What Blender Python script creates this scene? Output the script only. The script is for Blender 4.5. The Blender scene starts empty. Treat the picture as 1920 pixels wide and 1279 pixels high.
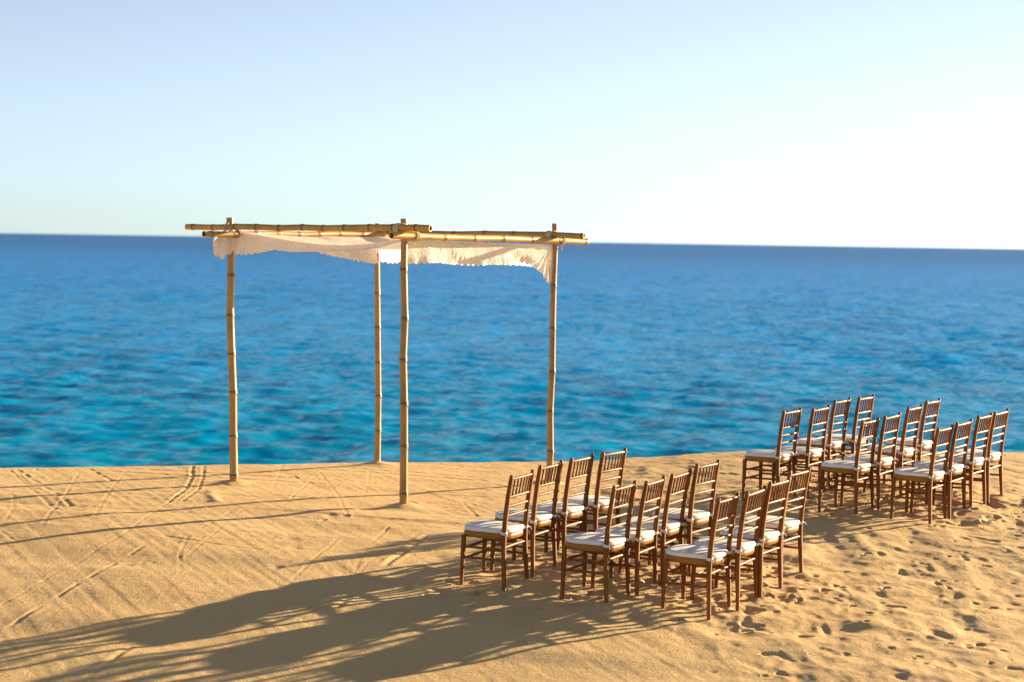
import bpy, math, random
import numpy as np

# ------------------------------------------------------------------ camera, sky, sun, exposure
scene = bpy.context.scene
COL = scene.collection
F_PX, EYE = 3519.0, 2.83
PITCH, ROLL = math.atan(187.5 / F_PX), 30.0 / 1920.0

cam_data = bpy.data.cameras.new('camera')
cam = bpy.data.objects.new('camera', cam_data)
COL.objects.link(cam)
cam_data.sensor_width = 36.0
cam_data.lens = F_PX / 1920.0 * 36.0
cam_data.clip_start = 0.5
cam_data.clip_end = 90000.0
from mathutils import Matrix, Vector
_fw = Vector((0, math.cos(PITCH), -math.sin(PITCH)))
_up = Vector((0, math.sin(PITCH), math.cos(PITCH)))
_rt = Vector((1, 0, 0))
_r2 = _rt * math.cos(ROLL) + _up * math.sin(ROLL)
_u2 = -_rt * math.sin(ROLL) + _up * math.cos(ROLL)
_m = Matrix((_r2, _u2, -_fw)).transposed().to_4x4()
_m.translation = (0, 0, EYE)
cam.matrix_world = _m
cam_data.dof.use_dof = True
cam_data.dof.focus_distance = 16.6
cam_data.dof.aperture_fstop = 2.0
scene.camera = cam

SUN_AZ = math.radians(34.4)      # from +X towards +Y
SUN_EL = math.radians(11.0)
world = bpy.data.worlds.new('World')
scene.world = world
world.use_nodes = True
wn = world.node_tree
bg = wn.nodes['Background']
sky = wn.nodes.new('ShaderNodeTexSky')
sky.sky_type = 'NISHITA'
sky.sun_disc = False
sky.sun_elevation = SUN_EL
sky.sun_rotation = math.pi / 2 - SUN_AZ
sky.altitude = 0
sky.air_density = 0.55
sky.dust_density = 0.2
sky.ozone_density = 2.0
tint = wn.nodes.new('ShaderNodeMix'); tint.data_type = 'RGBA'; tint.blend_type = 'MULTIPLY'
tint.inputs[0].default_value = 1.0
tint.inputs[7].default_value = (0.82, 1.0, 1.07, 1.0)          # the photograph's cool white balance
hsv = wn.nodes.new('ShaderNodeHueSaturation'); hsv.inputs['Saturation'].default_value = 0.53
wn.links.new(sky.outputs[0], tint.inputs[6]); wn.links.new(tint.outputs[2], hsv.inputs['Color'])
wn.links.new(hsv.outputs[0], bg.inputs[0])
bg.inputs[1].default_value = 0.05

sun_data = bpy.data.lights.new('sun', 'SUN')
sun = bpy.data.objects.new('sun', sun_data)
COL.objects.link(sun)
sun_data.energy = 5.0
sun_data.angle = math.radians(0.55)
sun_data.color = (1.0, 0.80, 0.52)
_sd = Vector((math.cos(SUN_EL) * math.cos(SUN_AZ), math.cos(SUN_EL) * math.sin(SUN_AZ), math.sin(SUN_EL)))
sun.rotation_euler = _sd.to_track_quat('Z', 'Y').to_euler()
sun.location = (20, 15, 12)

scene.view_settings.view_transform = 'Standard'
scene.view_settings.look = 'None'
scene.view_settings.gamma = 1.0
scene.view_settings.use_curve_mapping = False
scene.view_settings.exposure = 1.84
scene.cycles.use_denoising = True
scene.cycles.max_bounces = 8

rng = np.random.default_rng(7)
random.seed(7)

# ------------------------------------------------------------------ helpers
def smooth(a, b, x):
    t = np.clip((x - a) / (b - a), 0, 1)
    return t * t * (3 - 2 * t)

class Noise:
    """Periodic value noise with smooth interpolation, evaluated on arrays."""
    def __init__(self, seed, n=256):
        self.n = n
        self.t = np.random.default_rng(seed).uniform(-1, 1, (n, n))
    def __call__(self, x, y):
        x0 = np.floor(x); y0 = np.floor(y)
        fx = x - x0; fy = y - y0
        fx = fx * fx * fx * (fx * (fx * 6 - 15) + 10)
        fy = fy * fy * fy * (fy * (fy * 6 - 15) + 10)
        i = x0.astype(np.int64) % self.n; j = y0.astype(np.int64) % self.n
        i1 = (i + 1) % self.n; j1 = (j + 1) % self.n
        t = self.t
        return (t[i, j] * (1 - fx) + t[i1, j] * fx) * (1 - fy) + (t[i, j1] * (1 - fx) + t[i1, j1] * fx) * fy

def rot2(x, y, a):
    return x * math.cos(a) + y * math.sin(a), -x * math.sin(a) + y * math.cos(a)

def grid_mesh(name, V, nr, nc, smooth_shade=True):
    """V: (nr*nc,3) row-major vertices -> quad mesh."""
    me = bpy.data.meshes.new(name)
    r, c = np.meshgrid(np.arange(nr - 1), np.arange(nc - 1), indexing='ij')
    a = (r * nc + c).ravel()
    q = np.stack([a, a + 1, a + nc + 1, a + nc], 1).astype(np.int32)
    nq = len(q)
    me.vertices.add(len(V)); me.vertices.foreach_set('co', np.ascontiguousarray(V, dtype=np.float32).ravel())
    me.loops.add(nq * 4); me.loops.foreach_set('vertex_index', q.ravel())
    me.polygons.add(nq)
    me.polygons.foreach_set('loop_start', np.arange(0, nq * 4, 4, dtype=np.int32))
    me.polygons.foreach_set('loop_total', np.full(nq, 4, dtype=np.int32))
    if smooth_shade:
        me.polygons.foreach_set('use_smooth', np.ones(nq, dtype=bool))
    me.update(calc_edges=True)
    me.validate()
    return me

def link(name, me, mat=None, parent=None):
    o = bpy.data.objects.new(name, me)
    COL.objects.link(o)
    if parent is not None:
        o.parent = parent
    if mat is not None and me is not None and not me.materials:
        me.materials.append(mat)
    return o

def empty(name, loc=(0, 0, 0), rz=0.0):
    o = bpy.data.objects.new(name, None)
    o.empty_display_size = 0.2
    COL.objects.link(o)
    o.location = loc
    o.rotation_euler = (0, 0, rz)
    return o

def tag(o, label=None, cat=None, group=None, kind=None):
    if label: o['label'] = label
    if cat: o['category'] = cat
    if group: o['group'] = group
    if kind: o['kind'] = kind
    return o

class MB:
    """Collects verts and faces of one part."""
    def __init__(self):
        self.v = []; self.f = []; self.s = []
    def ring_loft(self, rings, cap=True, smooth_side=True):
        n = len(rings[0]); b = len(self.v)
        for r in rings: self.v += [tuple(p) for p in r]
        for k in range(len(rings) - 1):
            for i in range(n):
                j = (i + 1) % n
                self.f.append((b + k * n + i, b + k * n + j, b + (k + 1) * n + j, b + (k + 1) * n + i)); self.s.append(smooth_side)
        if cap:
            for r, rev in ((rings[0], True), (rings[-1], False)):
                b2 = len(self.v); self.v += [tuple(p) for p in r]
                idx = list(range(b2, b2 + n))
                self.f.append(tuple(idx[::-1] if rev else idx)); self.s.append(False)
    def tube(self, pts, rad, n=12, cap=True, square=0.0, ref=None, sx=1.0, sy=1.0):
        """Tube along pts; square in 0..1 rounds towards a square section."""
        pts = [Vector(p) for p in pts]
        if not hasattr(rad, '__len__'): rad = [rad] * len(pts)
        rings = []
        t0 = (pts[1] - pts[0]).normalized()
        up = Vector(ref) if ref is not None else (Vector((0, 0, 1)) if abs(t0.z) < 0.9 else Vector((1, 0, 0)))
        u = (up - t0 * up.dot(t0)).normalized()
        for k, p in enumerate(pts):
            t = ((pts[min(k + 1, len(pts) - 1)] - pts[max(k - 1, 0)])).normalized()
            u = (u - t * u.dot(t)).normalized()
            w = t.cross(u)
            ring = []
            for i in range(n):
                a = 2 * math.pi * (i + 0.5) / n
                cx, cy = math.cos(a), math.sin(a)
                if square:
                    e = 2 + 6 * square
                    m = (abs(cx) ** e + abs(cy) ** e) ** (-1 / e)
                    cx, cy = cx * m, cy * m
                ring.append(p + u * (cx * rad[k] * sx) + w * (cy * rad[k] * sy))
            rings.append(ring)
        self.ring_loft(rings, cap)
        return self
    def mesh(self, name):
        me = bpy.data.meshes.new(name)
        me.from_pydata([tuple(p) for p in self.v], [], self.f)
        me.polygons.foreach_set('use_smooth', self.s)
        me.update()
        return me
    def build(self, name, mat, parent=None):
        return link(name, self.mesh(name), mat, parent)

# ------------------------------------------------------------------ materials
def new_mat(name):
    m = bpy.data.materials.new(name)
    m.use_nodes = True
    nt = m.node_tree
    return m, nt, nt.nodes['Principled BSDF'], nt.nodes['Material Output']

def N(nt, typ, **kw):
    n = nt.nodes.new(typ)
    for k, v in kw.items():
        if k in n.inputs.keys() if hasattr(n.inputs, 'keys') else False:
            n.inputs[k].default_value = v
        else:
            setattr(n, k, v)
    return n

def noise(nt, vec, scale, detail=3, rough=0.55, dist=0.0):
    n = nt.nodes.new('ShaderNodeTexNoise')
    n.inputs['Scale'].default_value = scale
    n.inputs['Detail'].default_value = detail
    n.inputs['Roughness'].default_value = rough
    n.inputs['Distortion'].default_value = dist
    if vec is not None: nt.links.new(vec, n.inputs['Vector'])
    return n.outputs['Fac']

def ramp(nt, fac, stops):
    r = nt.nodes.new('ShaderNodeValToRGB')
    el = r.color_ramp.elements
    while len(el) < len(stops): el.new(0.5)
    for e, (p, c) in zip(el, stops):
        e.position = p; e.color = (*c, 1) if len(c) == 3 else c
    nt.links.new(fac, r.inputs[0])
    return r.outputs[0]

def bump(nt, height, strength, distance, normal=None):
    b = nt.nodes.new('ShaderNodeBump')
    b.inputs['Strength'].default_value = strength
    b.inputs['Distance'].default_value = distance
    nt.links.new(height, b.inputs['Height'])
    if normal is not None: nt.links.new(normal, b.inputs['Normal'])
    return b.outputs[0]

def mapping(nt, src, scale=(1, 1, 1), rot=(0, 0, 0)):
    mp = nt.nodes.new('ShaderNodeMapping')
    mp.inputs['Scale'].default_value = scale
    mp.inputs['Rotation'].default_value = rot
    nt.links.new(src, mp.inputs['Vector'])
    return mp.outputs[0]

def math_node(nt, op, a, b=None):
    n = nt.nodes.new('ShaderNodeMath'); n.operation = op
    for i, q in enumerate((a, b)):
        if q is None: continue
        if isinstance(q, (int, float)): n.inputs[i].default_value = q
        else: nt.links.new(q, n.inputs[i])
    return n.outputs[0]

def mix_col(nt, fac, a, b, blend='MIX'):
    n = nt.nodes.new('ShaderNodeMix'); n.data_type = 'RGBA'; n.blend_type = blend
    for s, q in ((0, fac), (6, a), (7, b)):
        if isinstance(q, (int, float)): n.inputs[s].default_value = q
        elif isinstance(q, tuple): n.inputs[s].default_value = (*q, 1)
        else: nt.links.new(q, n.inputs[s])
    return n.outputs[2]

def sand_material():
    m, nt, P, out = new_mat('sand')
    geo = nt.nodes.new('ShaderNodeNewGeometry').outputs['Position']
    big = noise(nt, geo, 0.9, 4, 0.6)
    mid = noise(nt, geo, 14, 4, 0.6)
    grain = noise(nt, geo, 110, 3, 0.75)
    c = ramp(nt, big, [(0.3, (0.63, 0.415, 0.190)), (0.7, (0.69, 0.47, 0.225))])
    c = mix_col(nt, math_node(nt, 'MULTIPLY', mid, 0.22), c, (0.44, 0.28, 0.13))
    g2 = ramp(nt, grain, [(0.28, (0.45, 0.42, 0.40)), (0.5, (1, 1, 1)), (0.75, (1.25, 1.2, 1.1))])
    c = mix_col(nt, 0.75, c, g2, 'MULTIPLY')
    nt.links.new(c, P.inputs['Base Color'])
    P.inputs['Roughness'].default_value = 0.9
    P.inputs['Specular IOR Level'].default_value = 0.15
    n1 = bump(nt, noise(nt, geo, 38, 4, 0.7), 0.9, 0.010)
    n1 = bump(nt, noise(nt, mapping(nt, geo, (0.7, 26, 0), (0, 0, math.radians(11))), 1.0, 2, 0.5), 0.5, 0.006, n1)
    n2 = bump(nt, grain, 0.9, 0.005, n1)
    nt.links.new(n2, P.inputs['Normal'])
    return m

def sea_material():
    m, nt, P, out = new_mat('sea_water')
    geo = nt.nodes.new('ShaderNodeNewGeometry').outputs['Position']
    sep = nt.nodes.new('ShaderNodeSeparateXYZ'); nt.links.new(geo, sep.inputs[0])
    # the sandy shallows give way to deep water further out
    wob = math_node(nt, 'MULTIPLY', noise(nt, mapping(nt, geo, (0.03, 0.05, 0)), 1.0, 3), 30.0)
    d = math_node(nt, 'DIVIDE', math_node(nt, 'ADD', sep.outputs['Y'], wob), 900.0)
    c = ramp(nt, d, [(0.05, (0.000, 0.265, 0.450)), (0.12, (0.000, 0.275, 0.650)), (0.32, (0.000, 0.235, 0.700)), (1.0, (0.000, 0.125, 0.440))])
    streak = ramp(nt, noise(nt, mapping(nt, geo, (0.30, 0.075, 0.0)), 1.0, 7, 0.72), [(0.36, (0, 0, 0)), (0.64, (1, 1, 1))])
    c = mix_col(nt, math_node(nt, 'MULTIPLY', streak, 0.58), c, (0.0, 0.085, 0.21))
    # wave slopes laid straight onto the normal, so that distant water stays choppy instead of turning mirror-flat
    nrm = nt.nodes.new('ShaderNodeNewGeometry').outputs['Normal']
    for sc, k in (((2.4, 2.2, 0), 1.3), ((0.6, 0.24, 0), 0.75), ((0.12, 0.03, 0), 0.30)):
        t = nt.nodes.new('ShaderNodeTexNoise'); t.inputs['Scale'].default_value = 1.0; t.inputs['Detail'].default_value = 3
        nt.links.new(mapping(nt, geo, sc), t.inputs['Vector'])
        v1 = nt.nodes.new('ShaderNodeVectorMath'); v1.operation = 'SUBTRACT'; nt.links.new(t.outputs['Color'], v1.inputs[0]); v1.inputs[1].default_value = (0.5, 0.5, 0.5)
        v2 = nt.nodes.new('ShaderNodeVectorMath'); v2.operation = 'MULTIPLY_ADD'; nt.links.new(v1.outputs[0], v2.inputs[0]); v2.inputs[1].default_value = (k, k, 0); nt.links.new(nrm, v2.inputs[2])
        v3 = nt.nodes.new('ShaderNodeVectorMath'); v3.operation = 'NORMALIZE'; nt.links.new(v2.outputs[0], v3.inputs[0])
        nrm = v3.outputs[0]
    # light scattered back from the water body, and sky mirrored at the surface (partly cut, as by a polarising filter)
    body = nt.nodes.new('ShaderNodeBsdfDiffuse'); nt.links.new(c, body.inputs['Color'])
    mirror = nt.nodes.new('ShaderNodeBsdfGlossy'); mirror.inputs['Roughness'].default_value = 0.12
    nt.links.new(nrm, mirror.inputs['Normal'])
    fr = nt.nodes.new('ShaderNodeFresnel'); fr.inputs['IOR'].default_value = 1.333; nt.links.new(nrm, fr.inputs['Normal'])
    mx = nt.nodes.new('ShaderNodeMixShader'); nt.links.new(math_node(nt, 'MULTIPLY', math_node(nt, 'POWER', fr.outputs[0], 1.6), 0.40), mx.inputs[0])
    nt.links.new(body.outputs[0], mx.inputs[1]); nt.links.new(mirror.outputs[0], mx.inputs[2])
    nt.links.new(mx.outputs[0], out.inputs['Surface'])
    nt.nodes.remove(P)
    return m

def bamboo_material(name, tint):
    m, nt, P, out = new_mat(name)
    tc = nt.nodes.new('ShaderNodeTexCoord').outputs['Object']
    n1 = noise(nt, tc, 3.5, 4, 0.6)
    n2 = noise(nt, mapping(nt, tc, (40, 40, 3)), 1.0, 3, 0.6)
    n3 = noise(nt, tc, 38, 2, 0.5)
    c = ramp(nt, n1, [(0.30, tuple(q * 0.62 for q in tint)), (0.5, tint), (0.72, tuple(min(q * 1.15, 0.9) for q in tint))])
    c = mix_col(nt, math_node(nt, 'MULTIPLY', n2, 0.5), c, (0.24, 0.12, 0.035))
    spots = ramp(nt, n3, [(0.66, (0, 0, 0)), (0.74, (1, 1, 1))])
    c = mix_col(nt, math_node(nt, 'MULTIPLY', spots, 0.6), c, (0.12, 0.06, 0.025))
    # darker scar lines at the culm nodes and darker bores, from a vertex attribute
    at = nt.nodes.new('ShaderNodeAttribute'); at.attribute_name = 'joint'
    c = mix_col(nt, at.outputs['Fac'], c, (0.10, 0.05, 0.02))
    nt.links.new(c, P.inputs['Base Color'])
    P.inputs['Roughness'].default_value = 0.42
    nt.links.new(bump(nt, n2, 0.25, 0.003), P.inputs['Normal'])
    return m

def wood_material():
    m, nt, P, out = new_mat('varnished_wood')
    tc = nt.nodes.new('ShaderNodeTexCoord').outputs['Object']
    info = nt.nodes.new('ShaderNodeObjectInfo').outputs['Random']
    n1 = noise(nt, mapping(nt, tc, (30, 30, 4)), 1.0, 4, 0.6)
    c = ramp(nt, n1, [(0.3, (0.125, 0.039, 0.004)), (0.55, (0.21, 0.072, 0.007)), (0.75, (0.31, 0.12, 0.012))])
    c = mix_col(nt, math_node(nt, 'MULTIPLY', info, 0.3), c, (0.20, 0.070, 0.009))
    nt.links.new(c, P.inputs['Base Color'])
    P.inputs['Roughness'].default_value = 0.52
    P.inputs['Specular IOR Level'].default_value = 0.25
    nt.links.new(bump(nt, n1, 0.15, 0.002), P.inputs['Normal'])
    return m

def seat_wood_material():
    m, nt, P, out = new_mat('sunlit_wood')
    tc = nt.nodes.new('ShaderNodeTexCoord').outputs['Object']
    n1 = noise(nt, mapping(nt, tc, (6, 30, 30)), 1.0, 4, 0.6)
    c = ramp(nt, n1, [(0.3, (0.24, 0.090, 0.010)), (0.7, (0.36, 0.150, 0.014))])  # same wood as the chair, with the sun's yellow glow put into its colour
    nt.links.new(c, P.inputs['Base Color'])
    P.inputs['Roughness'].default_value = 0.35
    P.inputs['Specular IOR Level'].default_value = 0.3
    return m

def cushion_material():
    m, nt, P, out = new_mat('white_canvas')
    tc = nt.nodes.new('ShaderNodeTexCoord').outputs['Object']
    n1 = noise(nt, tc, 9, 3, 0.6)
    c = ramp(nt, n1, [(0.3, (0.75, 0.70, 0.63)), (0.7, (0.82, 0.78, 0.72))])
    nt.links.new(c, P.inputs['Base Color'])
    P.inputs['Roughness'].default_value = 0.85
    P.inputs['Specular IOR Level'].default_value = 0.2
    nb = bump(nt, n1, 0.25, 0.02)
    nt.links.new(bump(nt, noise(nt, tc, 160, 2), 0.2, 0.002, nb), P.inputs['Normal'])
    return m

def lace_material():
    m, nt, P, out = new_mat('cotton_lace')
    tc = nt.nodes.new('ShaderNodeTexCoord').outputs['Object']
    n1 = noise(nt, tc, 4, 3, 0.6)
    vor = nt.nodes.new('ShaderNodeTexVoronoi'); vor.inputs['Scale'].default_value = 46
    nt.links.new(tc, vor.inputs['Vector'])
    c = ramp(nt, n1, [(0.3, (0.82, 0.75, 0.66)), (0.7, (0.88, 0.83, 0.75))])
    nt.links.new(c, P.inputs['Base Color'])
    P.inputs['Roughness'].default_value = 0.9
    P.inputs['Specular IOR Level'].default_value = 0.1
    nb = bump(nt, noise(nt, tc, 16, 3, 0.6, 0.6), 0.5, 0.02)
    nb = bump(nt, vor.outputs['Distance'], 0.5, 0.006, nb)
    nt.links.new(nb, P.inputs['Normal'])
    tr = nt.nodes.new('ShaderNodeBsdfTranslucent'); nt.links.new(c, tr.inputs['Color'])
    nt.links.new(nb, tr.inputs['Normal'])
    m1 = nt.nodes.new('ShaderNodeMixShader'); m1.inputs[0].default_value = 0.42
    nt.links.new(P.outputs[0], m1.inputs[1]); nt.links.new(tr.outputs[0], m1.inputs[2])
    hole = ramp(nt, vor.outputs['Distance'], [(0.20, (0.22, 0.22, 0.22)), (0.30, (0, 0, 0))])
    tp = nt.nodes.new('ShaderNodeBsdfTransparent')
    m2 = nt.nodes.new('ShaderNodeMixShader')
    nt.links.new(hole, m2.inputs[0]); nt.links.new(m1.outputs[0], m2.inputs[1]); nt.links.new(tp.outputs[0], m2.inputs[2])
    nt.links.new(m2.outputs[0], out.inputs['Surface'])
    return m

def rope_material():
    m, nt, P, out = new_mat('jute_rope')
    tc = nt.nodes.new('ShaderNodeTexCoord').outputs['Object']
    c = ramp(nt, noise(nt, tc, 60, 3), [(0.3, (0.46, 0.34, 0.18)), (0.7, (0.66, 0.52, 0.31))])
    nt.links.new(c, P.inputs['Base Color'])
    P.inputs['Roughness'].default_value = 0.9
    return m

M_SAND = sand_material(); M_SEA = sea_material()
M_POLE = bamboo_material('weathered_bamboo', (0.44, 0.255, 0.065))
M_POLE_SHADE = bamboo_material('shaded_bamboo', (0.41, 0.215, 0.055))  # right pole: same bamboo, its shade put into a darker, redder tint
M_BEAM = bamboo_material('yellow_bamboo', (0.58, 0.33, 0.055))
M_WOOD = wood_material(); M_SUNLIT = seat_wood_material()
M_CUSH = cushion_material(); M_LACE = lace_material(); M_ROPE = rope_material()

# ------------------------------------------------------------------ layout (metres; camera stands at the origin looking along +Y)
POLES = {'L': ((-2.866, 19.409), (-2.932, 19.409, 3.026)), 'F': ((-1.039, 18.334), (-1.074, 18.334, 3.031)),
         'R': ((0.421, 20.163), (0.438, 20.163, 3.025)), 'B': ((-1.498, 21.125), (-1.530, 21.125, 3.004))}
CHAIRS = [  # group, row, seat, x, y, facing (degrees)
    ('L', 1, 1, 0.047, 15.096, 153.3), ('L', 1, 2, 0.287, 15.567, 151.9), ('L', 1, 3, 0.558, 15.905, 150.5), ('L', 1, 4, 0.852, 16.261, 146.8),
    ('L', 2, 1, 0.853, 14.703, 151.5), ('L', 2, 2, 1.106, 15.058, 154.4), ('L', 2, 3, 1.351, 15.489, 152.1), ('L', 2, 4, 1.622, 15.787, 146.4),
    ('L', 3, 1, 1.629, 14.444, 151.3), ('L', 3, 2, 1.882, 14.738, 151.9), ('L', 3, 3, 2.115, 15.093, 148.9), ('L', 3, 4, 2.353, 15.577, 147.3),
    ('R', 1, 1, 2.775, 18.748, 146.4), ('R', 1, 2, 3.119, 19.073, 146.8), ('R', 1, 3, 3.409, 19.520, 147.2), ('R', 1, 4, 3.720, 19.852, 147.2),
    ('R', 2, 1, 3.459, 18.228, 146.4), ('R', 2, 2, 3.736, 18.559, 147.2), ('R', 2, 3, 4.059, 19.092, 148.5), ('R', 2, 4, 4.360, 19.602, 148.0),
    ('R', 3, 1, 4.109, 17.946, 147.1), ('R', 3, 2, 4.374, 18.285, 146.3), ('R', 3, 3, 4.670, 18.658, 147.4), ('R', 3, 4, 4.941, 19.055, 146.3)]
W_TOP, W_BASE, W_FRONT, DEPTH, LEAN, SPLAY = 0.382, 0.412, 0.395, 0.378, 0.057, 0.014
Z_SEA = -2.6

def crest_y(x):
    return np.interp(x, [-80, -5.47, -3.59, -1.56, 1.41, 6.3, 80], [4, 20.04, 20.71, 21.36, 22.08, 22.95, 42])

def base_height(x, y):
    y0 = 16.9 + 2.3 * smooth(0.6, 3.4, x)
    yc = np.maximum(y, 10.0) - 0.0
    z = 0.022 - 0.0147 * np.clip(x, -9, 9) + 0.082 * ((yc - 15) - 0.78 * 0.5 * np.logaddexp(0, (yc - y0) / 0.5))
    d = y - crest_y(x) - 0.05
    return z - 0.24 * 0.12 * np.logaddexp(0, d / 0.12)

# ------------------------------------------------------------------ beach
def spaced(lo, f0, f1, hi, step, ntail):
    def tail(a, b, n):
        t = np.linspace(0, 1, n + 1)[1:] ** 2.2
        return a + (b - a) * t
    t0 = tail(f0, lo, ntail)[::-1]; mid = np.arange(f0, f1 + 1e-6, step); t1 = tail(mid[-1], hi, ntail)
    return np.concatenate([t0, mid, t1])

xs = spaced(-90, -6.7, 7.3, 90, 0.015, 26)
ys = spaced(-60, 11.9, 23.3, 60, 0.0185, 30)
GX, GY = np.meshgrid(xs, ys)          # rows = y
nz = [Noise(s) for s in range(11, 23)]
fine = smooth(-7.4, -6.6, GX) * smooth(8.0, 7.2, GX) * smooth(11.0, 12.0, GY) * smooth(24.4, 23.2, GY)
Z = base_height(GX, GY)

# how trodden the sand is: right side and near the chairs rough, left side swept and smooth
trod = smooth(0.2, 2.2, GX - 0.18 * (15.5 - GY)) * 0.75
for (_, _, _, cx, cy, _) in CHAIRS:
    trod = np.maximum(trod, 1.0 * np.exp(-((GX - cx + 0.15) ** 2 + (GY - cy - 0.1) ** 2) / 0.45))
trod *= 0.45 + 0.55 * smooth(23.0, 18.5, GY)
big = nz[0](GX / 2.3, GY / 2.9) * 0.020 + nz[1](GX / 0.95 + 7, GY / 1.3) * 0.010
wx = GX + 0.22 * nz[2](GX / 0.9, GY / 0.9); wy = GY + 0.22 * nz[3](GX / 0.9, GY / 0.9)
lump = nz[4](wx / 0.34, wy / 0.36) * 0.015 + nz[5](wx / 0.15 + 5, wy / 0.17) * 0.0075
small = nz[6](GX / 0.075, GY / 0.085) * 0.0020 + nz[7](GX / 0.04, GY / 0.045) * 0.0012
ridged = (1 - np.abs(nz[8](wx / 0.62, wy / 0.75))) ** 3
# swept streaks: long shallow grooves left by a dragged rake
sx1, sy1 = rot2(GX, GY, math.radians(-11)); sx2, sy2 = rot2(GX, GY, math.radians(-62))
rake = nz[9](sx1 / 2.4, sy1 / 0.075) * 0.0042 * smooth(15.0, 18.5, GY) + nz[10](sx2 / 2.0, sy2 / 0.05) * 0.0017
soft = nz[11](GX / 1.6 + 3, GY / 0.42 + 0.3 * GX) * 0.0150 * smooth(20.5, 17.0, GY)
Z += fine * (big + lump * (0.12 + 1.3 * trod) + small * (0.55 + 0.9 * trod) + ridged * 0.016 * trod + (rake + soft) * (1 - 0.8 * trod))

def window(cx, cy, r):
    i0, i1 = np.searchsorted(xs, [cx - r, cx + r]); j0, j1 = np.searchsorted(ys, [cy - r, cy + r])
    return slice(j0, j1), slice(i0, i1)

def stamp(cx, cy, a, b, ang, depth, rim=0.35):
    s = window(cx, cy, 3.2 * max(a, b))
    u, v = rot2(GX[s] - cx, GY[s] - cy, ang)
    q = (u / a) ** 2 + (v / b) ** 2
    q = np.maximum(q * (1 + 0.75 * nz[5](GX[s] / 0.06, GY[s] / 0.06) + 0.75 * nz[4](GX[s] / 0.13, GY[s] / 0.13)), 0)
    depth = depth * 0.33
    Z[s] += -depth * np.exp(-q ** 1.15) + depth * rim * np.exp(-((np.sqrt(q) - 1.6) / 0.55) ** 2)

def groove(pts, w, depth, shoulder=0.4, dashes=None):
    """Furrow along a polyline with raised shoulders; dashes = list of (start, end) shares that are deep."""
    pts = np.array(pts, float)
    seg = np.diff(pts, axis=0); ln = np.hypot(seg[:, 0], seg[:, 1]); tot = ln.sum(); acc = 0
    lo = pts.min(0) - 6 * w; hi = pts.max(0) + 6 * w
    i0, i1 = np.searchsorted(xs, [lo[0], hi[0]]); j0, j1 = np.searchsorted(ys, [lo[1], hi[1]])
    s = (slice(j0, j1), slice(i0, i1))
    X, Y = GX[s], GY[s]
    X = X + 0.007 * nz[2](X / 0.35, Y / 0.35); Y = Y + 0.007 * nz[3](X / 0.35, Y / 0.35)
    best = np.full(X.shape, 9e9); par = np.zeros(X.shape)
    for k in range(len(seg)):
        t = np.clip(((X - pts[k, 0]) * seg[k, 0] + (Y - pts[k, 1]) * seg[k, 1]) / ln[k] ** 2, 0, 1)
        d = np.hypot(X - pts[k, 0] - t * seg[k, 0], Y - pts[k, 1] - t * seg[k, 1])
        m = d < best
        best = np.where(m, d, best); par = np.where(m, (acc + t * ln[k]) / tot, par); acc += ln[k]
    amp = np.full(X.shape, depth)
    if dashes is not None:
        a = np.full(X.shape, 0.12)
        for d0, d1 in dashes:
            a = np.maximum(a, smooth(d0 - 0.012, d0 + 0.012, par) * smooth(d1 + 0.012, d1 - 0.012, par))
        amp = amp * a
    amp = amp * (0.75 + 0.35 * nz[4](X / 0.22, Y / 0.22))
    w = max(w * 0.55, 0.013); amp = amp * 0.42
    Z[s] += -amp * np.exp(-(best / w) ** 2) + amp * shoulder * np.exp(-((best - 2.0 * w) / (0.9 * w)) ** 2)

def ridge(pts, w, h):
    groove(pts, w, -h, 0.0)

groove([[-5.27, 19.93], [-4.86, 19.12], [-4.48, 18.42], [-4.13, 17.69]], 0.040, 0.014, 0.6, [(0.02, .1), (.16, .24), (.3, .4), (.5, .58), (.66, .74), (.82, .97)])
groove([[-5.30, 19.81], [-4.79, 18.65], [-4.27, 17.56]], 0.022, 0.012)
groove([[-5.25, 19.82], [-4.76, 18.66], [-4.17, 17.39]], 0.018, 0.008)
groove([[-4.55, 20.18], [-4.13, 19.34]], 0.035, 0.018, 0.5, [(0.0, .2), (.3, .5), (.6, 1)])
groove([[-3.50, 20.62], [-3.36, 19.69], [-3.28, 18.83], [-3.31, 18.10]], 0.030, 0.019, 0.5)
groove([[-3.38, 20.62], [-3.24, 19.69], [-3.15, 18.83], [-3.18, 18.20]], 0.026, 0.013, 0.5)
groove([[-3.31, 18.10], [-3.40, 16.52], [-3.60, 15.33], [-3.86, 14.12]], 0.016, 0.006, 0.5)
groove([[-3.14, 16.01], [-3.64, 13.60]], 0.030, 0.015, 0.45, [(0.0, .12), (.24, .32), (.36, .45), (.52, .68), (.80, 1.0)])
groove([[-3.04, 16.43], [-2.72, 16.26], [-2.14, 16.00]], 0.045, 0.013, 0.5)
groove([[-1.52, 16.57], [-1.63, 15.8], [-1.74, 15.07], [-1.80, 14.5]], 0.015, 0.007, 0.6)
groove([[-2.63, 17.85], [-2.71, 17.14], [-2.81, 16.76]], 0.015, 0.006)
ridge([[-2.64, 18.79], [-2.23, 18.66], [-1.79, 18.52]], 0.022, 0.022)
groove([[-2.67, 13.13], [-2.82, 12.52]], 0.04, 0.016)
groove([[-2.33, 20.11], [-2.03, 19.14], [-1.77, 18.53]], 0.020, 0.010, 0.5, [(0, .3), (.5, .75), (.85, 1)])
groove([[-4.52, 16.55], [-4.26, 16.13]], 0.022, 0.011)
groove([[-2.52, 20.41], [-2.01, 19.46]], 0.018, 0.008, 0.5)
groove([[-0.74, 16.89], [-0.97, 15.92], [-1.06, 15.46], [-1.31, 14.28]], 0.045, 0.024, 0.5, [(0, .5), (.62, .7), (.85, 1)])
groove([[-1.11, 17.24], [-1.21, 16.42]], 0.022, 0.011)
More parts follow.
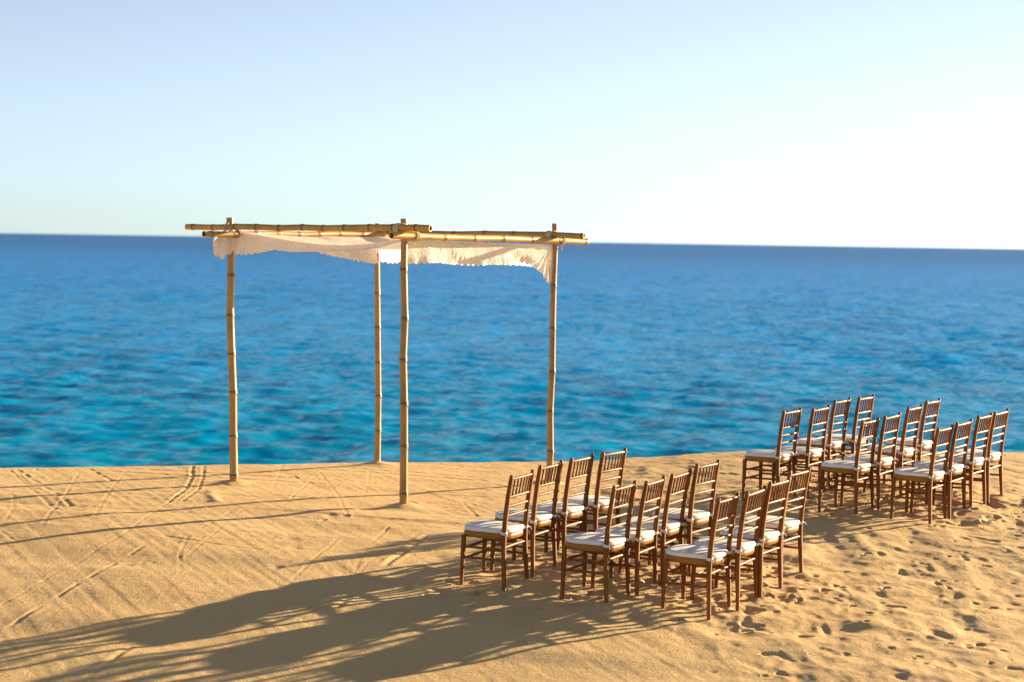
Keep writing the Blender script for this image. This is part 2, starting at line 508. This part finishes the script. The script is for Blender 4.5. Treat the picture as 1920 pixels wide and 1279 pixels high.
ridge([[-1.08, 17.61], [-0.64, 17.59]], 0.022, 0.014)
groove([[-1.01, 18.72], [-0.83, 18.31]], 0.020, 0.012)
groove([[-0.47, 18.71], [-0.30, 17.89]], 0.025, 0.013)
# fainter lines: sweeps of a dragged board across the left of the beach
for _ in range(34):
    x0 = rng.uniform(-5.5, -0.6); y0 = rng.uniform(13.0, 20.0); ln = rng.uniform(1.2, 3.8)
    a = math.radians(rng.choice([rng.normal(80, 5), rng.normal(97, 5), rng.normal(-14, 6), rng.normal(-9, 4)]))
    groove([[x0, y0], [x0 + 0.5 * ln * math.cos(a) + rng.uniform(-.04, .04), y0 + 0.5 * ln * math.sin(a)], [x0 + ln * math.cos(a), min(y0 + ln * math.sin(a), 20.6)]], 0.02, rng.uniform(.0025, .0065), 0.6)
ridge([[-3.02, 18.75], [-2.93, 18.45], [-2.86, 18.20]], 0.10, 0.034)
for cx, cy in [[3.42, 16.13], [3.62, 16.08], [3.01, 15.41], [3.4, 16.49], [4.19, 17.18], [4.36, 17.21], [4.42, 17.78], [3.51, 15.17], [3.64, 15.21],
               [2.62, 14.63], [2.99, 14.75], [2.18, 14.05], [2.27, 14.09], [2.41, 14.12], [2.06, 14.5], [1.88, 14.09], [3.26, 14.1], [3.14, 13.88],
               [3.51, 13.69], [3.75, 14.91], [2.73, 15.27], [3.02, 15.2], [3.43, 15.83], [3.95, 16.5], [1.66, 14.17], [1.83, 14.32], [2.36, 14.48],
               [1.74, 13.18], [2.02, 12.92], [1.93, 13.28], [3.3, 13.11], [3.16, 13.34], [4.57, 16.83], [4.18, 16.4], [4.75, 17.68]]:
    stamp(cx, cy, rng.uniform(.035, .065), rng.uniform(.09, .15), rng.uniform(-.9, .9), rng.uniform(.013, .028))
for cx, cy in [[-1.93, 16.53], [-1.87, 16.19], [-1.94, 15.41], [-1.28, 15.58], [-0.38, 18.56], [-0.3, 18.63], [-0.48, 17.76], [-0.23, 18.98],
               [-1.7, 17.6], [-1.31, 18.01], [-4.09, 17.71], [-4.14, 19.34], [-4.89, 19.18], [-4.51, 18.47], [-3.62, 16.96], [-3.17, 15.33],
               [-2.9, 16.38], [-2.89, 15.97], [-1.9, 16.44], [-1.86, 16.11], [-1.95, 15.84], [-1.91, 15.42], [-1.68, 17.63], [-2.64, 17.56]]:
    stamp(cx, cy, rng.uniform(.035, .06), rng.uniform(.06, .11), rng.uniform(-1.2, 1.2), rng.uniform(.006, .014))
for _ in range(260):     # worn footprints over the trodden right side
    cx = rng.uniform(1.0, 6.6); cy = rng.uniform(12.2, 21.0)
    if cx < 1.6 + 0.25 * (14.5 - cy): continue
    stamp(cx, cy, rng.uniform(.03, .06), rng.uniform(.07, .13), rng.uniform(-1.3, 1.3), rng.uniform(.003, .013), 0.3)

def leg_points(x, y, deg):
    a = math.radians(deg); f = Vector((math.cos(a), math.sin(a))); l = Vector((-f.y, f.x)); o = Vector((x, y))
    return [o + l * W_BASE / 2 - f * SPLAY, o - l * W_BASE / 2 - f * SPLAY, o + l * W_FRONT / 2 + f * DEPTH, o - l * W_FRONT / 2 + f * DEPTH]

for (_, _, _, cx, cy, a) in CHAIRS:           # kicked-up sand round the chairs
    for p in leg_points(cx, cy, a):
        stamp(p.x + rng.uniform(-.05, .05), p.y + rng.uniform(-.05, .05), rng.uniform(.05, .09), rng.uniform(.05, .09), 0, rng.uniform(-0.045, 0.035), 0.2)
    for _ in range(5):
        stamp(cx + rng.uniform(-.6, .4), cy + rng.uniform(-.4, .5), rng.uniform(.04, .07), rng.uniform(.08, .13), rng.uniform(-1.5, 1.5), rng.uniform(.015, .042), 0.45)
for k, ((px, py), top) in POLES.items():      # sand heaped round the feet of the poles
    s = window(px, py, 0.8)
    r = np.hypot((GX[s] - px) / 1.25, GY[s] - py) * (1 + 0.25 * nz[5](GX[s] / 0.2, GY[s] / 0.2))
    Z[s] += 0.038 * np.exp(-(r / 0.12) ** 2) + 0.008 * np.exp(-(r / 0.30) ** 2)

beach = link('beach', grid_mesh('beach', np.stack([GX, GY, Z], -1).reshape(-1, 3), len(ys), len(xs)), M_SAND)
tag(beach, 'golden sand beach with rake lines and footprints', kind='structure')

def ground(x, y):
    i = int(np.clip(np.searchsorted(xs, x) - 1, 0, len(xs) - 2)); j = int(np.clip(np.searchsorted(ys, y) - 1, 0, len(ys) - 2))
    u = (x - xs[i]) / (xs[i + 1] - xs[i]); v = (y - ys[j]) / (ys[j + 1] - ys[j])
    return float(Z[j, i] * (1 - u) * (1 - v) + Z[j, i + 1] * u * (1 - v) + Z[j + 1, i] * (1 - u) * v + Z[j + 1, i + 1] * u * v)

# ------------------------------------------------------------------ sea
def build_sea():
    rr = [22.0]
    while rr[-1] < 2600: rr.append(rr[-1] * 1.0056)
    rr = np.array(rr + [3200, 4200, 6000, 9000, 14000, 22000, 36000, 60000])
    ang_f = np.radians(np.arange(-21, 21.01, 0.095))
    tl = np.radians(np.linspace(21, 88, 30))[1:]
    an = np.concatenate([-tl[::-1], ang_f, tl])
    Rr, A = np.meshgrid(rr, an, indexing='ij')
    X, Y = Rr * np.sin(A), Rr * np.cos(A)
    dr = np.gradient(rr)[:, None]
    H = np.zeros_like(X)
    r2 = np.random.default_rng(5)
    for k in range(80):
        lam = 0.7 * (5.0 / 0.7) ** r2.uniform()
        th = r2.normal(math.radians(-78), math.radians(42))
        amp = 0.0095 * lam ** 0.7 / math.sqrt(70 / 14)
        kk = 2 * math.pi / lam
        d = math.cos(th) * X + math.sin(th) * Y
        w = np.clip(1.4 - 2.2 * dr / lam, 0, 1)          # drop waves the grid cannot carry
        ph = kk * d + r2.uniform(0, 6.28)
        H += amp * w * (np.sin(ph) + 0.22 * np.cos(2 * ph))
    gust = 0.75 + 0.45 * nz[0](X / 26, Y / 34)
    H *= gust
    V = np.stack([X, Y, Z_SEA + H], -1).reshape(-1, 3)
    o = link('sea', grid_mesh('sea', V, len(rr), len(an)), M_SEA)
    tag(o, 'blue rippled sea reaching to the horizon', kind='structure')
build_sea()

# ------------------------------------------------------------------ bamboo arbour
def bamboo(name, p0, p1, r0, r1, pitch, mat, parent, bow=0.012, seed=0, hollow=True, first=0.3):
    """A culm from p0 to p1 with swollen joints, slight kinks and open ends."""
    rs = random.Random(seed)
    p0, p1 = Vector(p0), Vector(p1); ax = p1 - p0; Ln = ax.length; ax.normalize()
    side = ax.cross(Vector((0.3, 1, 0.2))).normalized(); side2 = ax.cross(side)
    joints = []; t = pitch * first
    while t < Ln: joints.append(t); t += pitch * rs.uniform(0.9, 1.1)
    kinks = [(rs.uniform(-bow, bow), rs.uniform(-bow, bow)) for _ in range(len(joints) + 2)]
    knots = [0] + joints + [Ln]
    def off(s):
        for k in range(len(knots) - 1):
            if s <= knots[k + 1]:
                u = (s - knots[k]) / max(knots[k + 1] - knots[k], 1e-6)
                return [kinks[k][i] * (1 - u) + kinks[k + 1][i] * u for i in (0, 1)]
        return kinks[-1]
    kinks[0] = (0, 0); kinks[len(knots) - 1] = (0, 0)
    st = [(0, 0, 0)]
    for j in joints:
        for ds, swell, dark in ((-0.050, 0, 0), (-0.020, 0.03, 0), (-0.011, 0.13, 0.2), (-0.005, 0.14, 0.7), (0.0, 0.03, 1.0), (0.006, 0.12, 0.8), (0.016, 0.05, 0.15), (0.045, -0.01, 0)):
            if 0.004 < j + ds < Ln - 0.004: st.append((j + ds, swell, dark))
    st.append((Ln, 0, 0)); st.sort()
    n = 20; v = []; f = []; sm = []; dk = []
    for s, sw, d in st:
        o1, o2 = off(s); c = p0 + ax * s + side * o1 + side2 * o2
        r = (r0 + (r1 - r0) * s / Ln) * (1 + sw)
        for i in range(n):
            a = 2 * math.pi * i / n
            v.append(c + side * (math.cos(a) * r) + side2 * (math.sin(a) * r)); dk.append(d)
    m = len(st)
    for k in range(m - 1):
        for i in range(n):
            j = (i + 1) % n
            f.append((k * n + i, k * n + j, (k + 1) * n + j, (k + 1) * n + i)); sm.append(True)
    for end, sgn, r in ((0, 1, r0), (m - 1, -1, r1)):      # open ends: wall thickness and a recessed bore, coloured darker inside
        c = p0 if end == 0 else p1
        b = len(v)
        for rr_, dep in ((1.0, 0), (0.78, 0), (0.76, 0.06)):
            for i in range(n):
                a = 2 * math.pi * i / n
                v.append(c + ax * (sgn * dep) + side * (math.cos(a) * r * rr_) + side2 * (math.sin(a) * r * rr_)); dk.append(0.75 if dep else 0.1)
        for k in range(2):
            for i in range(n):
                j = (i + 1) % n
                q = (b + k * n + i, b + k * n + j, b + (k + 1) * n + j, b + (k + 1) * n + i)
                f.append(q[::-1] if sgn == 1 else q); sm.append(False)
        q = tuple(range(b + 2 * n, b + 3 * n))
        f.append(q[::-1] if sgn == 1 else q); sm.append(False)
    me = bpy.data.meshes.new(name)
    me.from_pydata([tuple(q) for q in v], [], f)
    me.polygons.foreach_set('use_smooth', sm)
    at = me.attributes.new('joint', 'FLOAT', 'POINT'); at.data.foreach_set('value', np.array(dk, dtype=np.float32))
    me.update()
    return link(name, me, mat, parent)

arbor = empty('bamboo_arbor', (0, 0, 0))
tag(arbor, 'square arbor of four bamboo poles lashed with bamboo beams beside the sea', 'arbor')
pr = {'L': (0.043, 0.037, 0.42, 0.83), 'F': (0.041, 0.033, 0.435, 0.9), 'R': (0.037, 0.030, 0.43, 0.5), 'B': (0.036, 0.030, 0.40, 0.7)}
for k, ((px, py), top) in POLES.items():
    r0, r1, pit, first = pr[k]
    gz = ground(px, py)
    bamboo('pole', (px, py, gz - 0.30), top, r0, r1, pit, M_POLE_SHADE if k == 'R' else M_POLE, arbor, bow=0.010, seed=ord(k), first=first)

# beams: along L-F (upper, outside), L-B, F-R (outside, lower), B-R
nLF = Vector((-0.507, -0.862, 0)); nFR = Vector((0.781, -0.624, 0)); nLB = Vector((-0.782, 0.623, 0)); nBR = Vector((0.448, 0.894, 0))
bm1 = (Vector((-3.385, 19.715, 2.925)) + nLF * 0.070, Vector((-0.764, 18.173, 2.940)) + nLF * 0.070)
bm2 = (Vector((-3.183, 19.012, 2.853)) - nLB * 0.072, Vector((-1.24, 21.44, 2.885)) - nLB * 0.072)
bm3 = (Vector((-1.228, 18.097, 2.866)) + nFR * 0.070, Vector((0.747, 20.571, 2.838)) + nFR * 0.070)
bm4 = (Vector((-1.85, 21.30, 2.905)) - nBR * 0.066, Vector((0.776, 19.985, 2.899)) - nBR * 0.066)
bamboo('beam', *bm1, 0.030, 0.033, 0.285, M_BEAM, arbor, 0.006, 3, first=0.32)
bamboo('beam', *bm2, 0.030, 0.028, 0.33, M_POLE, arbor, 0.006, 4)
bamboo('beam', *bm3, 0.033, 0.035, 0.44, M_BEAM, arbor, 0.006, 5, first=0.75)
bamboo('beam', *bm4, 0.028, 0.031, 0.40, M_POLE, arbor, 0.008, 6)

def lashing(center, axis, r, turns, width, parent, seed=0, pole=None, tail=True):
    """Rope wound round a beam, crossed over the pole behind it, with loose ends."""
    rs = random.Random(seed); mb = MB()
    ax = Vector(axis).normalized(); c = Vector(center)
    u = ax.cross(Vector((0, 0, 1))).normalized(); w = ax.cross(u)
    pts = []; n = int(turns * 14)
    for i in range(n + 1):
        a = 2 * math.pi * turns * i / n
        s = (i / n - 0.5) * width + rs.uniform(-.003, .003)
        rr = r + 0.006 + rs.uniform(0, .003)
        pts.append(c + ax * s + u * (math.cos(a) * rr) + w * (math.sin(a) * rr))
    mb.tube(pts, 0.0080, 6)
    if pole is not None:                                 # two sloping loops that bind beam and pole together
        pc, prad = Vector(pole[0]), pole[1]
        pc.z = c.z
        h = (pc - c).normalized(); t = Vector((0, 0, 1)).cross(h)
        for q in (-1, 1):
            pts = []; R1 = r + 0.010; dist = (pc - c).length
            for i in range(25):
                a = 2 * math.pi * i / 24
                g = math.cos(a)
                mid = (c + pc) / 2
                half = dist / 2 + (prad if g > 0 else R1) * 0.9
                p = mid + h * (g * half) + t * (math.sin(a) * max(prad, r) * 1.25) + Vector((0, 0, q * math.sin(a) * 0.042))
                pts.append(p)
            mb.tube(pts, 0.0080, 6)
    if tail:
        for _ in range(2):
            st = c + ax * rs.uniform(-.5, .5) * width - w * 0 + Vector((0, 0, -r - .004))
            pts = [st + Vector((rs.uniform(-.01, .01), rs.uniform(-.01, .01), -0.02 * i)) for i in range(4)]
            mb.tube(pts, 0.004, 5)
    return mb.build('rope_lashing', M_ROPE, parent)

def on_line(a, b, x):
    t = (x - a.x) / (b.x - a.x); return a + (b - a) * t
def near_point(a, b, p):
    d = (b - a); t = (Vector((p[0], p[1], 0)) - Vector((a.x, a.y, 0))).dot(Vector((d.x, d.y, 0))) / Vector((d.x, d.y, 0)).length_squared
    return a + d * t
for bmx, key, rad, sd, shift in ((bm3, 'F', 0.034, 1, 0.07), (bm3, 'R', 0.036, 2, 0.05), (bm1, 'F', 0.033, 3, -0.035), (bm1, 'L', 0.031, 4, 0.0), (bm4, 'R', 0.031, 5, -0.02), (bm2, 'L', 0.030, 6, 0.0), (bm2, 'B', 0.029, 7, 0.0), (bm4, 'B', 0.029, 8, 0.0)):
    top = POLES[key][1]
    d = (bmx[1] - bmx[0]).normalized()
    p = near_point(*bmx, top)
    lashing(p + d * shift, d, rad, 4.5 if key != 'L' else 2, 0.05, arbor, sd, ((top[0], top[1], 0), 0.036) if key != 'L' else None)
# a few turns of rope up the right-hand pole
mb = MB(); t = Vector(POLES['R'][1]); pts = []
for i in range(46):
    a = i * 0.42; pts.append(t + Vector((math.cos(a) * 0.038, math.sin(a) * 0.038, -0.085 - 0.0012 * i + 0.012 * math.sin(a * 0.5 + 1))))
mb.tube(pts, 0.005, 6); mb.build('rope_lashing', M_ROPE, arbor)

# ------------------------------------------------------------------ lace cloth over the arbour
canopy = empty('lace_canopy', (0, 0, 0))
tag(canopy, 'cream lace cloth with scalloped edges draped over the bamboo arbor', 'canopy')
CT = {'L': Vector((-2.90, 19.40, 2.885)), 'F': Vector((-1.06, 18.37, 2.838)), 'R': Vector((0.425, 20.15, 2.795)), 'B': Vector((-1.52, 21.08, 2.858))}
ctr = (CT['L'] + CT['F'] + CT['R'] + CT['B']) / 4
cn = [Noise(s) for s in range(41, 46)]

def edge_curve(a, b, sag, skew=0.5):
    def fn(u):
        p = CT[a] + (CT[b] - CT[a]) * u
        k = math.log(0.5) / math.log(skew)
        p = p + Vector((0, 0, -sag * math.sin(math.pi * u ** k)))
        return p
    return fn
eLF = edge_curve('L', 'F', 0.095, 0.58); eLB = edge_curve('L', 'B', 0.012); eFR = edge_curve('F', 'R', 0.012); eBR = edge_curve('B', 'R', 0.015)

def coons(nu, nv):
    V = np.zeros((nv, nu, 3))
    for j in range(nv):
        v = j / (nv - 1)
        for i in range(nu):
            u = i / (nu - 1)
            # u along L->F / B->R ; v along L->B / F->R
            p = eLF(u) * (1 - v) + eBR(u) * v + eLB(v) * (1 - u) + eFR(v) * u
            p = p - (CT['L'] * (1 - u) * (1 - v) + CT['F'] * u * (1 - v) + CT['B'] * (1 - u) * v + CT['R'] * u * v)
            e = 16 * u * (1 - u) * v * (1 - v)
            w = float(cn[0](np.array(u * 5.), np.array(v * 5.)) * 0.018 + cn[1](np.array(u * 13 + v * 4), np.array(v * 13 - u * 3)) * 0.007)
            V[j, i] = (p.x, p.y, p.z - 0.05 * e + w * min(1, e * 2.5))
    return V
V = coons(90, 90)
link('top_sheet', grid_mesh('top_sheet', V.reshape(-1, 3), 90, 90), M_LACE, canopy)

def valance(edge, normal, drop, ripple, flare, seed, nu=240, nv=26, tooth=0.062, tooth_h=0.034, fan=None):
    """Cloth hanging from an edge curve; drop(u) is its depth, with a scalloped hem and ripples."""
    nn = Vector(normal); V = np.zeros((nv, nu, 3))
    r3 = random.Random(seed); ph = [r3.uniform(0, 6.28) for _ in range(6)]
    L0 = (edge(1) - edge(0)).length
    for i in range(nu):
        u = i / (nu - 1); s = u * L0; p0 = edge(u)
        d = drop(u)
        tri = abs(((s / tooth + 0.5 * math.sin(s * 7 + ph[0]) + 0.3 * math.sin(s * 19 + ph[5])) % 1.0) - 0.5) * 2
        d += tooth_h * (tri - 0.5) * (0.55 + 0.45 * math.sin(s * 11 + ph[1]) * math.sin(s * 4.3 + ph[2]))
        d += 0.012 * math.sin(s * 5.3 + ph[2])
        for j in range(nv):
            v = j / (nv - 1)
            off = ripple * (math.sin(s * 8 + ph[3] + 1.2 * math.sin(s * 3)) * 0.45 + math.sin(s * 31 + ph[4]) * 0.10 + float(cn[2](np.array(s * 6.), np.array(v * 2.0 + seed))) * 0.8) * v ** 0.8
            tx = 0.0
            if fan is not None:
                side, reach, pull = fan
                q = (1 - u) if side else u
                k = max(0.0, 1 - q * L0 / reach)
                off += 0.035 * k * math.sin(q * L0 * 95 / (0.35 + v)) * v
                tx = pull * k * v
            dirn = (edge(1) - edge(0)).normalized()
            p = p0 + nn * (flare * v ** 1.3 + off) + dirn * tx + Vector((0, 0, -d * v))
            V[j, i] = p
    return link('valance', grid_mesh('valance', V.reshape(-1, 3), nv, nu), M_LACE, canopy)

bump1 = lambda u, c, w: math.exp(-((u - c) / w) ** 2)
valance(eLF, nLF, lambda u: 0.03 + 0.045 * math.sin(math.pi * min(1, u * 1.05)) ** 1.0 + 0.035 * bump1(u, .3, .2), 0.012, 0.045, 1, tooth_h=0.004)
valance(eLB, nLB, lambda u: 0.235 - 0.085 * bump1(u, .42, .25) + 0.08 * bump1(u, 1.0, .2), 0.030, 0.02, 2)
valance(eFR, nFR, lambda u: 0.245 - 0.03 * bump1(u, .5, .3) + 0.15 * bump1(u, .98, .07) - 0.04 * bump1(u, .80, .06), 0.036, -0.01, 3, fan=(True, 0.42, 0.02))
valance(eBR, nBR, lambda u: 0.24 + 0.05 * bump1(u, .08, .1), 0.030, 0.02, 4)

def corner_drape(center, face_deg, spread, top_z, drops, bulge, seed):
    nu, nv = 110, 26; V = np.zeros((nv, nu, 3)); r3 = random.Random(seed)
    for i in range(nu):
        u = i / (nu - 1); a = math.radians(face_deg + spread * (u - 0.5))
        d = np.interp(u, *drops) + 0.012 * math.sin(u * 40)
        fold = 0.55 * math.sin(u * 34 + 0.8) + 0.35 * math.sin(u * 71 + 2)
        for j in range(nv):
            v = j / (nv - 1)
            r = 0.052 + bulge * math.sin(min(1, v * 1.35) * math.pi * 0.62) * (0.55 + 0.45 * math.sin(math.pi * u)) + 0.026 * fold * min(1, v * 2)
            V[j, i] = (center[0] + math.cos(a) * r, center[1] + math.sin(a) * r, top_z - d * v + 0.012 * fold * v)
    return link('corner_drape', grid_mesh('corner_drape', V.reshape(-1, 3), nv, nu), M_LACE, canopy)
corner_drape((-2.925, 19.40), 205, 215, 2.905, ([0, .2, .45, .62, .72, .8, 1], [.20, .25, .27, .28, .31, .25, .22]), 0.115, 9)

# ------------------------------------------------------------------ chairs
# local frame: +X is the way the chair faces, origin on the ground midway between the back posts
H_SEAT = 0.435
def rounded_seat(inset=0.0, rear=-0.012, front=0.40, wr=0.176, wf=0.203, n=52, ef=4.6):
    """Plan outline of the seat: straight sides, bowed front with round corners, slightly bowed back."""
    pts = []
    for i in range(n):
        a = 2 * math.pi * i / n
        cx, cy = math.cos(a), math.sin(a)
        e = ef if cx > 0 else 7.0
        m = (abs(cx) ** e + abs(cy) ** e) ** (-1 / e)
        x = cx * m; y = cy * m
        xx = (front + rear) / 2 + x * ((front - rear) / 2 - inset)
        w = wr + (wf - wr) * (xx - rear) / (front - rear) - inset
        if x > 0.5: xx += 0.018 * (1 - y * y)
        if x < -0.5: xx -= 0.022 * (1 - y * y)
        pts.append((xx, y * w))
    return pts

def plate(levels):
    """Loft of outlines: list of (inset, z)."""
    mb = MB(); rings = []
    for ins, z in levels: rings.append([(x, y, z) for x, y in rounded_seat(ins)])
    mb.ring_loft(rings, True)
    return mb

def cushion_mesh():
    levels = [(0.012, .4425), (0.003, .446), (0.0, .454), (-0.001, .464), (0.001, .473), (0.009, .480)]
    mb = MB(); rings = [[(x, y, z) for x, y in rounded_seat(i, wf=0.207, ef=3.1)] for i, z in levels]
    cxm = 0.19
    for k in range(1, 9):
        s = 1 - (k / 9.0) ; base = rounded_seat(0.010, wf=0.207, ef=3.1)
        rings.append([(cxm + (x - cxm) * s, y * s, .480 + 0.008 * (1 - s ** 2.4)) for x, y in base])
    mb.ring_loft(rings, True)
    return mb.mesh('cushion')

def post_path(side):
    y0, ym, y1 = side * W_BASE / 2, side * 0.190, side * W_TOP / 2
    return [(-SPLAY - .004, y0, -0.04), (-SPLAY, y0, 0.0), (-0.005, side * 0.199, .18), (0.003, side * 0.191, .34), (0.002, ym, .44), (-0.009, ym, .58), (-0.030, side * 0.1905, .75), (-LEAN, y1, .905)]

def bow_rail(z, x, half, r, sag=0.014, name='back_rail'):
    mb = MB()
    pts = [(x - sag * (1 - (t * t)), half * t, z + 0.004 * (1 - t * t)) for t in np.linspace(-1, 1, 11)]
    rad = [r * (0.86 + 0.14 * (1 - abs(t) ** 3)) for t in np.linspace(-1, 1, 11)]
    return mb.tube(pts, rad, 12).mesh(name)

def post_x(z):
    return float(np.interp(z, [0, .18, .34, .44, .58, .75, .905], [-SPLAY, -.005, .003, .002, -.009, -.030, -LEAN]))

def make_parts():
    """Mesh data of one chair: list of (name, mesh, material, sub-parts)."""
    parts = []
    for s in (1, -1):
        pp = post_path(s)
        mb = MB().tube(pp, [.0135, .0140, .0165, .0180, .0185, .0180, .0170, .0155], 14, square=0.35)
        fin = MB(); q = Vector(pp[-1]); d = Vector((-0.06, 0, 1)).normalized()
        fin.tube([q - d * .004, q + d * .003, q + d * .006, q + d * .013, q + d * .019, q + d * .023], [.0165, .0165, .0125, .0160, .0140, .0065], 12)
        ring = MB(); z = .60; 
        for z in (.62, .30):
            c = Vector((post_x(z), s * 0.1905 if z > .4 else s * 0.193, z)); dd = Vector((-.1, 0, 1)).normalized()
            ring.tube([c - dd * .005, c - dd * .003, c + dd * .003, c + dd * .005], [.0178, .0196, .0196, .0178], 12)
        parts.append(('back_post', mb.mesh('back_post'), M_WOOD, [('finial', fin.mesh('finial'), M_WOOD)]))
    for s in (1, -1):
        y1 = s * W_FRONT / 2
        mb = MB().tube([(DEPTH + .004, y1, -.04), (DEPTH, y1, 0), (DEPTH - .004, s * .188, .22), (DEPTH - .010, s * .185, .41)], [.0130, .0135, .0165, .0185], 14, square=0.3)
        parts.append(('leg', mb.mesh('leg'), M_WOOD, []))
    for z, r in ((.892, .0125), (.745, .0115), (.668, .0115), (.592, .0110)):
        parts.append(('back_rail', bow_rail(z, post_x(z), .186, r), M_WOOD, []))
    for k in range(6):
        y = -.186 + .372 * (k + 1) / 7.0
        t = y / .186; sg = .014 * (1 - t * t)
        z0, z1 = .748, .890
        x0, x1 = post_x(z0) - sg, post_x(z1) - sg
        pts = [(x0 + (x1 - x0) * q, y, z0 + (z1 - z0) * q) for q in (0, .12, .16, .2, .5, .8, .84, .88, 1)]
        parts.append(('spindle', MB().tube(pts, [.0065, .0075, .0092, .0075, .0062, .0075, .0092, .0075, .0065], 8).mesh('spindle'), M_WOOD, []))
    def rod(p, q, r): 
        P, Q = Vector(p), Vector(q)
        return MB().tube([P, P.lerp(Q, .15), P.lerp(Q, .5), P.lerp(Q, .85), Q], [r * .85, r, r * 1.1, r, r * .85], 10).mesh('stretcher')
    def lx(z): return DEPTH - .010 * z / .41
    for s in (1, -1):
        for z in (.318, .232):
            parts.append(('stretcher', rod((post_x(z), s * .194, z), (lx(z), s * .189, z - .004), .0100), M_WOOD, []))
    parts.append(('stretcher', bow_rail(.335, post_x(.335), .188, .0118, .004, 'stretcher'), M_WOOD, []))
    for z in (.300, .215):
        parts.append(('stretcher', rod((lx(z), -.190, z), (lx(z), .190, z), .0100), M_WOOD, []))
    parts.append(('seat_frame', plate([(0.018, .392), (0.010, .394), (0.006, .400), (0.006, .434), (0.010, .439), (0.02, .441)]).mesh('seat_frame'), M_SUNLIT, []))
    ties = []
    for s in (1, -1):
        z = .452; mb = MB(); c = Vector((post_x(z), s * .190, z))
        for dz in (-.006, .006):
            mb.tube([c + Vector((math.cos(a) * .0225, math.sin(a) * .0225, dz + .002 * math.sin(2 * a))) for a in np.linspace(0, 2 * math.pi, 15)], .0060, 6, cap=False)
        mb.tube([c + Vector((-.022, s * .012, 0)), c + Vector((-.036, s * .022, -.004)), c + Vector((-.045, s * .026, -.022))], [.006, .007, .004], 6)
        ties.append(('tie', mb.mesh('tie'), M_CUSH))
    parts.append(('cushion', cushion_mesh(), M_CUSH, ties))
    return parts

PARTS = make_parts()
ROW = {1: 'row nearest the arbor', 2: 'middle row', 3: 'rear row'}
SEAT = {1: 'closest to the camera', 2: 'second from the camera', 3: 'second from the sea', 4: 'closest to the sea'}
GRP = {'L': 'near left group', 'R': 'far right group'}
proto = None
def make_chair(x, y, z, rz, label, tilt):
    root = empty('wooden_chair', (x, y, z), rz)
    root.rotation_euler = (tilt[0], tilt[1], rz)
    tag(root, label, 'chair', 'wooden chairs set out in rows on the sand')
    for name, me, mat, subs in PARTS:
        o = link(name, me, mat, root)
        for sn, sme, smat in subs: link(sn, sme, smat, o)
    return root
for g, row, seat, x, y, a in CHAIRS:
    lp = leg_points(x, y, a); hz = [ground(p.x, p.y) for p in lp]
    f = Vector((math.cos(math.radians(a)), math.sin(math.radians(a))))
    l = Vector((-f.y, f.x))
    front = (hz[2] + hz[3]) / 2; rear = (hz[0] + hz[1]) / 2
    left = (hz[0] + hz[2]) / 2; right = (hz[1] + hz[3]) / 2
    ty = -math.atan2(front - rear, DEPTH + SPLAY) * 0.18
    tx = math.atan2(left - right, W_BASE) * 0.18
    make_chair(x, y, sum(hz) / 4 * 0.5 + rear * 0.5 - 0.010, math.radians(a), 'brown wooden chair, white cushion, %s, %s, %s' % (GRP[g], ROW[row], SEAT[seat]), (tx, ty))
